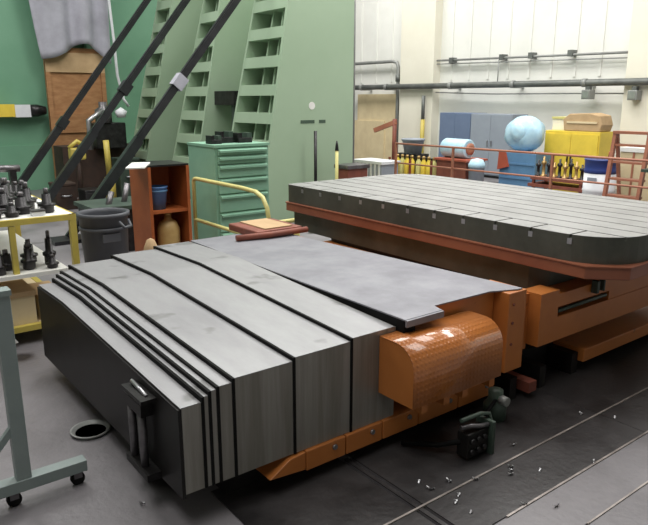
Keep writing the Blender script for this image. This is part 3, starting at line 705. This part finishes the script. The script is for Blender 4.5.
t = thing('pedestal_fixture', 'dark post with yellow clamp head standing between the black struts', 'fixture', (3.85, 12.6, 0))
MB().tube([(3.85, 12.6, 0), (3.85, 12.6, 0.95)], 0.05, 10).build('post', 'dark_brown', t)
MB().box(3.70, 3.98, 12.5, 12.7, 0.80, 1.02).build('clamp_head', 'yellow_paint', t, 0.03)
MB().tube([(3.70, 12.6, 1.02), (3.85, 12.6, 1.14), (3.95, 12.6, 1.08)], 0.04, 8).build('clamp_lever', 'yellow_paint', t)
MB().box(3.7, 4.0, 12.45, 12.75, 0, 0.05).build('post_foot', 'dark_brown', t)
for k, (x, y, w, h, mm) in enumerate(((3.35, 12.0, 0.35, 0.42, 'dark_brown'), (3.75, 11.75, 0.3, 0.3, 'tool_black'), (4.72, 12.5, 0.4, 0.75, 'machine_green'), (4.9, 11.9, 0.3, 0.5, 'rust_red'))):
    t = thing('equipment_case', ['dark brown case with lid on the floor between the struts', 'low black case with lid on the floor behind the waste bin', 'tall dark green case beside the yellow stanchion', 'rust red case with lid behind the orange shelf cabinet'][k], 'case', (x, y, 0))
    MB().box(x - w / 2, x + w / 2, y - 0.2, y + 0.2, 0, h).build('case_body', mm, t, 0.01)
    MB().box(x - w / 2 - 0.01, x + w / 2 + 0.01, y - 0.21, y + 0.21, h, h + 0.05).build('case_lid', mm, t, 0.01)
    MB().tube([(x - 0.08, y - 0.2, h * 0.6), (x - 0.06, y - 0.25, h * 0.6), (x + 0.06, y - 0.25, h * 0.6), (x + 0.08, y - 0.2, h * 0.6)], 0.015, 8).build('case_handle', 'bare_steel', t)
t = thing('yellow_stanchion', 'tall yellow stanchion behind the grey waste bin', 'post', (4.35, 12.4, 0))
MB().tube([(4.35, 12.4, 0), (4.35, 12.4, 0.45)], 0.10, 12).build('lower_tube', 'yellow_paint', t)
MB().tube([(4.35, 12.4, 0.45), (4.33, 12.4, 1.15)], 0.055, 12).build('upper_tube', 'yellow_paint', t)
# dark drilling machine behind the struts
t = thing('drill_press', 'dark cluttered machine head on a brown stand beside the plywood', 'machine', (4.6, 13.2, 0))
MB().box(3.75, 5.2, 13.2, 13.8, 0.0, 1.0).build('stand_body', 'dark_brown', t)
MB().box(4.35, 4.95, 12.95, 13.4, 0.95, 1.45).build('machine_head', 'tool_black', t, 0.02)
MB().lathe((4.55, 13.05, 1.45), [(0.16, 0), (0.16, 0.25), (0.08, 0.30), (0.08, 0.4)], 14).build('motor', 'tool_grey', t)
MB().tube([(4.2, 12.9, 0.95), (4.2, 12.9, 1.5), (4.5, 12.9, 1.7)], 0.05, 10).build('lever', 'bare_steel', t)
MB().lathe((4.85, 12.9, 1.55), [(0.08, 0), (0.12, 0.12), (0.0, 0.2)], 12).build('cap', 'white_plastic', t)
t = thing('scrap_box', 'low dark steel scrap box behind the waste bin', 'box', (3.1, 8.1, 0))
MB().box(2.6, 3.5, 8.0, 8.7, 0.0, 0.55).build('box_body', 'tool_black', t, 0.01)
MB().box(2.56, 3.54, 7.96, 8.74, 0.55, 0.6).build('box_rim', 'machine_green', t)
for k, (x, y) in enumerate(((2.8, 8.2), (3.05, 8.3), (3.25, 8.15))):
    MB().tube([(x, y, 0.5), (x + 0.1, y + 0.05, 0.75 + 0.08 * k)], 0.04, 8).build('scrap_bar', 'tool_grey', t)

# ------------------------------------------------------------------ things behind the table, on the floor before the green plate
for k, (x, y, zt) in enumerate(((6.2, 8.30, 1.42), (6.35, 7.95, 1.28))):
    t = thing('floor_rod', ['thin black rod standing before the plain green face', 'pale rod with black tip standing before the plain green face'][k], 'rod', (x, y, 0))
    MB().lathe((x, y, 0), [(0.09, 0), (0.09, 0.03), (0.02, 0.05)], 12).build('rod_foot', 'tool_black', t)
    MB().tube([(x, y, 0.03), (x, y, zt - (0.0 if k == 0 else 0.14))], 0.026, 10).build('rod', 'tool_black' if k == 0 else 'pale_yellow', t)
    if k: MB().tube([(x, y, zt - 0.15), (x, y, zt - 0.05), (x, y, zt)], 0.032, 10, True, 0.008).build('rod_tip', 'tool_black', t)
t = thing('steel_block', 'small brown steel box behind the far table corner, beside the rods', 'box', (6.6, 8.1, 0))
MB().box(6.5, 6.9, 7.85, 8.15, 0.0, 0.84).build('block_body', 'rust_red', t, 0.01)
MB().box(6.47, 6.93, 7.82, 8.18, 0.84, 0.90).build('block_lid', 'tool_grey', t, 0.01)

# ------------------------------------------------------------------ orange railing behind the table
rl = thing('orange_railing', 'long orange-brown railing with two rails behind the work table', 'railing', (8.9, 7, 0))
MB().tube([(8.9, 1.5, 1.10), (8.9, 9.3, 1.07)], 0.018, 8).build('top_rail', 'rail_orange', rl)
MB().tube([(8.9, 1.5, 0.74), (8.9, 9.3, 0.70)], 0.015, 8).build('middle_rail', 'rail_orange', rl)
for y in (9.3, 7.85, 5.85, 4.0, 1.6): MB().box(8.882, 8.918, y - 0.018, y + 0.018, 0, 1.09).build('post', 'rail_orange', rl)

# back area: cabinets, bag, drum and so on
def cabinet(x, y0, y1, z, m, label, d=0.6):
    t = thing('locker_cabinet', label, 'cabinet', (x, (y0 + y1) / 2, 0))
    MB().box(x, x + d, y0, y1, 0.06, z).build('cabinet_body', m, t, 0.01)
    MB().box(x + 0.03, x + d - 0.03, y0 + 0.03, y1 - 0.03, 0, 0.06).build('plinth', 'tool_black', t)
    ym = (y0 + y1) / 2
    for a, b, hy in ((y0 + 0.02, ym - 0.004, ym - 0.06), (ym + 0.004, y1 - 0.02, ym + 0.06)):
        dr = MB().box(x - 0.015, x, a, b, 0.09, z - 0.03).build('door', m, t)
        MB().box(x - 0.04, x - 0.015, hy - 0.012, hy + 0.012, z * 0.5, z * 0.5 + 0.14).build('handle', 'bare_steel', dr)
cabinet(13.2, 11.08, 12.16, 1.56, 'slate_blue', 'slate blue steel locker beside the cream wall column')
cabinet(13.15, 9.80, 11.06, 1.55, 'grey_blue', 'pale grey-blue steel locker next to the slate blue one')
t = thing('wrapped_roll', 'big bundle wrapped in pale blue plastic on top of a blue crate', 'bundle', (12.3, 8.7, 0.8))
m = MB(); seg, rings = 24, 14
vs = []
for j in range(rings + 1):
    a = PI * j / rings
    for k in range(seg):
        b = 2 * PI * k / seg
        w = 1 + 0.06 * math.sin(5 * b + 3 * a) + 0.04 * math.sin(9 * b - 4 * a)
        vs.append((12.02 + 0.28 * math.sin(a) * math.cos(b) * w, 8.62 + 0.46 * math.sin(a) * math.sin(b) * w, 1.18 - 0.375 * math.cos(a) * (1 + 0.03 * math.sin(4 * b))))
m.add(vs, [(j * seg + k, j * seg + (k + 1) % seg, (j + 1) * seg + (k + 1) % seg, (j + 1) * seg + k) for j in range(rings) for k in range(seg)], True)
m.build('plastic_wrap', 'pale_blue', t)
MB().lathe((11.74, 8.62, 1.22), [(0.06, -0.02), (0.17, 0.0), (0.20, 0.05), (0.17, 0.08)], 18, 'x').build('wrap_swirl', 'pale_blue', t)
t = thing('blue_crate', 'flat-sided blue crate beneath the pale blue plastic bundle', 'crate', (12.3, 8.65, 0))
MB().box(11.72, 12.3, 8.10, 9.0, 0.0, 0.80).build('crate_body', 'blue_box', t, 0.01)
for z in (0.25, 0.55): MB().box(11.705, 11.72, 8.12, 8.98, z, z + 0.04).build('crate_rib', 'blue_box', t)
t = thing('red_cloth', 'red rag hanging on the corner of the blue crate', 'rag', (11.97, 8.95, 0.5))
MB().prism([(8.73, 0.5), (9.02, 0.42), (9.0, 0.8), (8.83, 0.8)], 11.67, 11.704, 'x').build('cloth', 'red_paint', t)
t = thing('yellow_cabinet', 'bright yellow safety cabinet with two doors', 'cabinet', (12.6, 7.7, 0))
MB().box(12.4, 12.95, 7.12, 8.38, 0.0, 1.26).build('cabinet_body', 'yellow_bright', t, 0.01)
for a, b in ((7.15, 7.745), (7.755, 8.35)):
    dr = MB().box(12.38, 12.4, a, b, 0.06, 1.2).build('door', 'yellow_bright', t)
    MB().box(12.35, 12.38, 7.70 if a < 7.5 else 7.78, 7.72 if a < 7.5 else 7.80, 0.6, 0.75).build('handle', 'tool_black', dr)
t = thing('cardboard_box', 'sagging cardboard box on top of the yellow cabinet', 'box', (12.6, 7.55, 1.26))
MB().prism([(7.16, 1.262), (7.96, 1.262), (8.0, 1.5), (7.86, 1.61), (7.4, 1.63), (7.18, 1.58), (7.12, 1.4)], 12.42, 12.85, 'x').build('box_body', 'cardboard', t, 0.02)
MB().box(12.405, 12.42, 7.22, 7.9, 1.42, 1.46).build('box_tape', 'wood_pale', t)
t = thing('pale_crate', 'pale green crate squeezed between the blue bundle and cardboard box', 'box', (12.7, 8.15, 1.26))
MB().box(12.6, 12.9, 8.02, 8.36, 1.26, 1.52).build('box_body', 'wall_cream', t, 0.01)
MB().box(12.58, 12.92, 8.0, 8.37, 1.50, 1.54).build('box_lid', 'pale_yellow', t)
# bench with brass and dark fittings before the yellow cabinet
bn = thing('fittings_bench', 'low brown bench piled with fittings before the yellow cabinet', 'bench', (11.5, 7.3, 0))
MB().box(11.3, 11.8, 6.74, 7.90, 0.34, 0.40).build('bench_top', 'rust_red', bn)
MB().box(11.28, 11.82, 6.70, 7.94, 0.20, 0.26).build('bench_rail', 'rust_red', bn)
for x in (11.32, 11.74):
    for y in (6.78, 7.82): MB().box(x, x + 0.05, y, y + 0.05, 0, 0.34).build('leg', 'rust_red', bn)
for k in range(9):
    y = 6.85 + 0.12 * k; h = 0.30 + 0.12 * ((k * 7) % 5) / 5
    t = thing('pipe_fitting', ('brass' if k % 2 else 'dark') + ' flanged fitting standing on the low brown bench', 'fitting', (11.42, y, 0.40), 'fittings on the low bench')
    mm = 'brass' if k % 2 else 'tool_black'
    MB().lathe((11.42, y, 0.40), [(0.055, 0), (0.055, 0.03), (0.03, 0.04), (0.03, h * 0.6), (0.05, h * 0.62), (0.05, h * 0.75), (0.02, h * 0.8), (0.02, h)], 10).build('fitting_body', mm, t)
t = thing('steel_drum', 'blue drum with white lower half behind the table', 'drum', (10.2, 5.8, 0))
MB().lathe((10.2, 5.79, 0), [(0.255, 0), (0.265, 0.01), (0.265, 0.10), (0.255, 0.11)], 22).build('drum_foot', 'tool_black', t)
MB().lathe((10.2, 5.79, 0), [(0.255, 0.11), (0.255, 0.42), (0.265, 0.44), (0.255, 0.46), (0.255, 0.72)], 22).build('drum_lower', 'white_plastic', t)
MB().lathe((10.2, 5.79, 0), [(0.257, 0.72), (0.257, 0.74), (0.267, 0.76), (0.257, 0.78), (0.257, 0.92), (0.268, 0.93), (0.268, 0.95), (0.24, 0.945), (0, 0.94)], 22).build('drum_upper', 'drum_blue', t)
MB().tube([(10.14, 5.62, 0.94), (10.14, 5.62, 1.06), (10.14, 5.56, 1.08)], 0.03, 8).build('drum_tap', 'red_paint', t)
MB().box(9.935, 9.946, 5.70, 5.86, 0.60, 0.66).build('drum_label', 'grey_blue', t)
t = thing('work_platform', 'orange steel step ladder frame beside the blue and white drum', 'ladder', (9.5, 4.95, 0))
for y in (4.72, 5.24):
    MB().bar((9.35, y, 0), (9.55, y, 1.42), 0.05, 0.06).build('rail', 'rail_orange', t)
    MB().bar((9.95, y, 0), (9.60, y, 1.40), 0.04, 0.05).build('rear_leg', 'rail_orange', t)
for k in range(5): MB().box(9.37 + 0.035 * k, 9.52 + 0.035 * k, 4.73, 5.23, 0.22 + 0.25 * k, 0.25 + 0.25 * k).build('step', 'rail_orange', t)
MB().box(9.5, 9.64, 4.70, 5.26, 1.40, 1.44).build('top_cap', 'rail_orange', t)
t = thing('pallet_box', 'whitish boxed goods behind the orange step ladder', 'box', (10.9, 5.3, 0))
MB().box(10.7, 11.3, 4.95, 5.75, 0.1, 1.05).build('box_body', 'wood_pale', t, 0.01)
MB().box(10.68, 11.32, 4.93, 5.77, 1.05, 1.12).build('box_lid', 'paper_white', t)
MB().box(10.68, 11.32, 4.93, 5.77, 0.0, 0.10).build('pallet', 'cardboard', t)
for y in (5.15, 5.5): MB().box(10.685, 10.7, y, y + 0.03, 0.1, 1.05).build('strap', 'rail_orange', t)
t = thing('hand_wheel', 'black hand wheel machine at the end of the railing', 'machine', (9.3, 4.2, 0))
MB().box(9.4, 9.8, 4.05, 4.35, 0, 0.75).build('pedestal', 'tool_black', t, 0.01)
MB().lathe((9.35, 4.22, 0.82), [(0.14, 0), (0.20, 0.0), (0.20, 0.04), (0.14, 0.04)], 18, 'x').build('wheel', 'tool_black', t)
MB().box(9.2, 9.7, 4.2, 4.62, 0.90, 0.94).build('arm', 'machine_green', t)
# roll on a red machine, buckets, bins
t = thing('red_cart', 'rust red low cart carrying a pale wrapped roll', 'cart', (10.7, 9.35, 0))
MB().box(10.4, 11.0, 8.82, 9.62, 0.18, 0.66).build('cart_body', 'rust_red', t, 0.01)
MB().box(10.36, 11.04, 8.78, 9.66, 0.66, 0.70).build('cart_top', 'red_paint', t)
for x in (10.5, 10.9):
    for y in (8.95, 9.5): MB().lathe((x, y, 0.09), [(0.09, -0.03), (0.09, 0.03)], 14, 'y').build('wheel', 'black_rubber', t)
t = thing('fabric_roll', 'pale blue-white wrapped roll lying on the rust red cart', 'roll', (10.7, 9.35, 0.7))
MB().lathe((10.68, 8.98, 0.90), [(0.18, 0.0), (0.195, 0.02), (0.20, 0.62), (0.18, 0.66)], 22, 'y').build('roll_body', 'pale_blue', t)
MB().lathe((10.68, 8.93, 0.90), [(0.06, 0.0), (0.12, 0.01), (0.12, 0.06)], 22, 'y').build('roll_end', 'rail_orange', t)
t = thing('covered_tub', 'small tub with domed pale blue lid beside the rust red cart', 'tub', (10.5, 8.62, 0))
MB().lathe((10.5, 8.62, 0), [(0.14, 0), (0.16, 0.56), (0.17, 0.57)], 16).build('tub_body', 'grey_blue', t)
MB().lathe((10.5, 8.62, 0.57), [(0.175, 0), (0.17, 0.06), (0.12, 0.15), (0.0, 0.18)], 16).build('tub_lid', 'pale_blue', t)
rk = thing('cylinder_rack', 'low brown rack holding yellow cylinders behind the table', 'rack', (10.6, 10.3, 0))
MB().box(10.35, 10.85, 9.70, 11.06, 0.0, 0.12).build('rack_base', 'rust_red', rk)
MB().box(10.80, 10.85, 9.70, 11.06, 0.12, 0.62).build('rack_back', 'tool_black', rk)
for y in (9.72, 10.36, 11.02): MB().box(10.35, 10.39, y, y + 0.04, 0.12, 0.62).build('rack_post', 'rust_red', rk)
for k in range(8):
    y = 9.83 + 0.155 * k + (0.05 if k > 3 else 0)
    t = thing('gas_cylinder', 'yellow cylinder with capped neck standing in the low brown rack', 'cylinder', (10.55, y, 0.12), 'yellow cylinders in the rack')
    MB().lathe((10.55, y, 0.12), [(0.06, 0), (0.065, 0.02), (0.065, 0.42), (0.03, 0.48), (0.03, 0.52)], 12).build('cylinder_body', 'yellow_bright' if k % 3 else 'pale_yellow', t)
    MB().lathe((10.55, y, 0.62), [(0.036, 0), (0.036, 0.06), (0, 0.065)], 10).build('cylinder_cap', 'brass', t)
t = thing('plastic_bucket', 'pale blue-grey bucket sitting up behind the yellow cylinders', 'bucket', (11.0, 10.9, 0.0))
MB().box(10.95, 11.35, 10.75, 11.45, 0.0, 0.66).build('bucket_stand', 'tool_black', t)
MB().lathe((11.15, 11.08, 0.66), [(0.20, 0), (0.26, 0.30), (0.28, 0.31), (0.28, 0.34), (0.24, 0.34), (0.19, 0.02), (0, 0.02)], 20).build('bucket_body', 'grey_blue', t)
t = thing('corrugated_bin', 'pale blue-grey corrugated bin beside the green plate edge', 'bin', (10.2, 11.3, 0))
MB().box(9.5, 10.0, 10.36, 11.28, 0.0, 0.54).build('bin_body', 'grey_blue', t, 0.01)
MB().box(9.47, 10.03, 10.33, 11.31, 0.54, 0.60).build('bin_rim', 'white_plastic', t)
for k in range(7): MB().box(9.48, 9.5, 10.40 + 0.13 * k, 10.45 + 0.13 * k, 0.04, 0.54).build('bin_rib', 'white_plastic', t)
t = thing('low_pallet', 'flat reddish wooden pallet in front of the corrugated bin', 'pallet', (9.4, 10.9, 0))
for k in range(5): MB().box(8.7 + 0.14 * k, 8.8 + 0.14 * k, 9.8, 11.2, 0.10, 0.13).build('plank', 'cardboard', t)
for y in (9.85, 10.5, 11.1): MB().box(8.7, 9.36, y, y + 0.08, 0.0, 0.10).build('bearer', 'rust_red', t)
t = thing('plywood_stack', 'cream plywood sheet leaning on the wall left of the column', 'board', (13.8, 15.3, 0))
MB().box(13.86, 13.9, 14.55, 16.3, 0.0, 2.05).build('sheet', 'wood_pale', t)
MB().box(13.82, 13.86, 15.0, 16.6, 0.0, 1.25).build('front_sheet', 'wood_pale', t)
t = thing('pump_jack', 'brown upright jack with orange arm before the cream plywood', 'jack', (12.6, 13.2, 0))
MB().tube([(12.6, 13.25, 0), (12.6, 13.25, 1.38)], 0.06, 10).build('jack_post', 'rust_red', t)
MB().bar((12.6, 13.2, 1.3), (12.5, 13.95, 1.05), 0.09, 0.12).build('jack_arm', 'rail_orange', t)
MB().box(12.45, 12.75, 13.0, 13.5, 0, 0.06).build('jack_foot', 'rust_red', t)
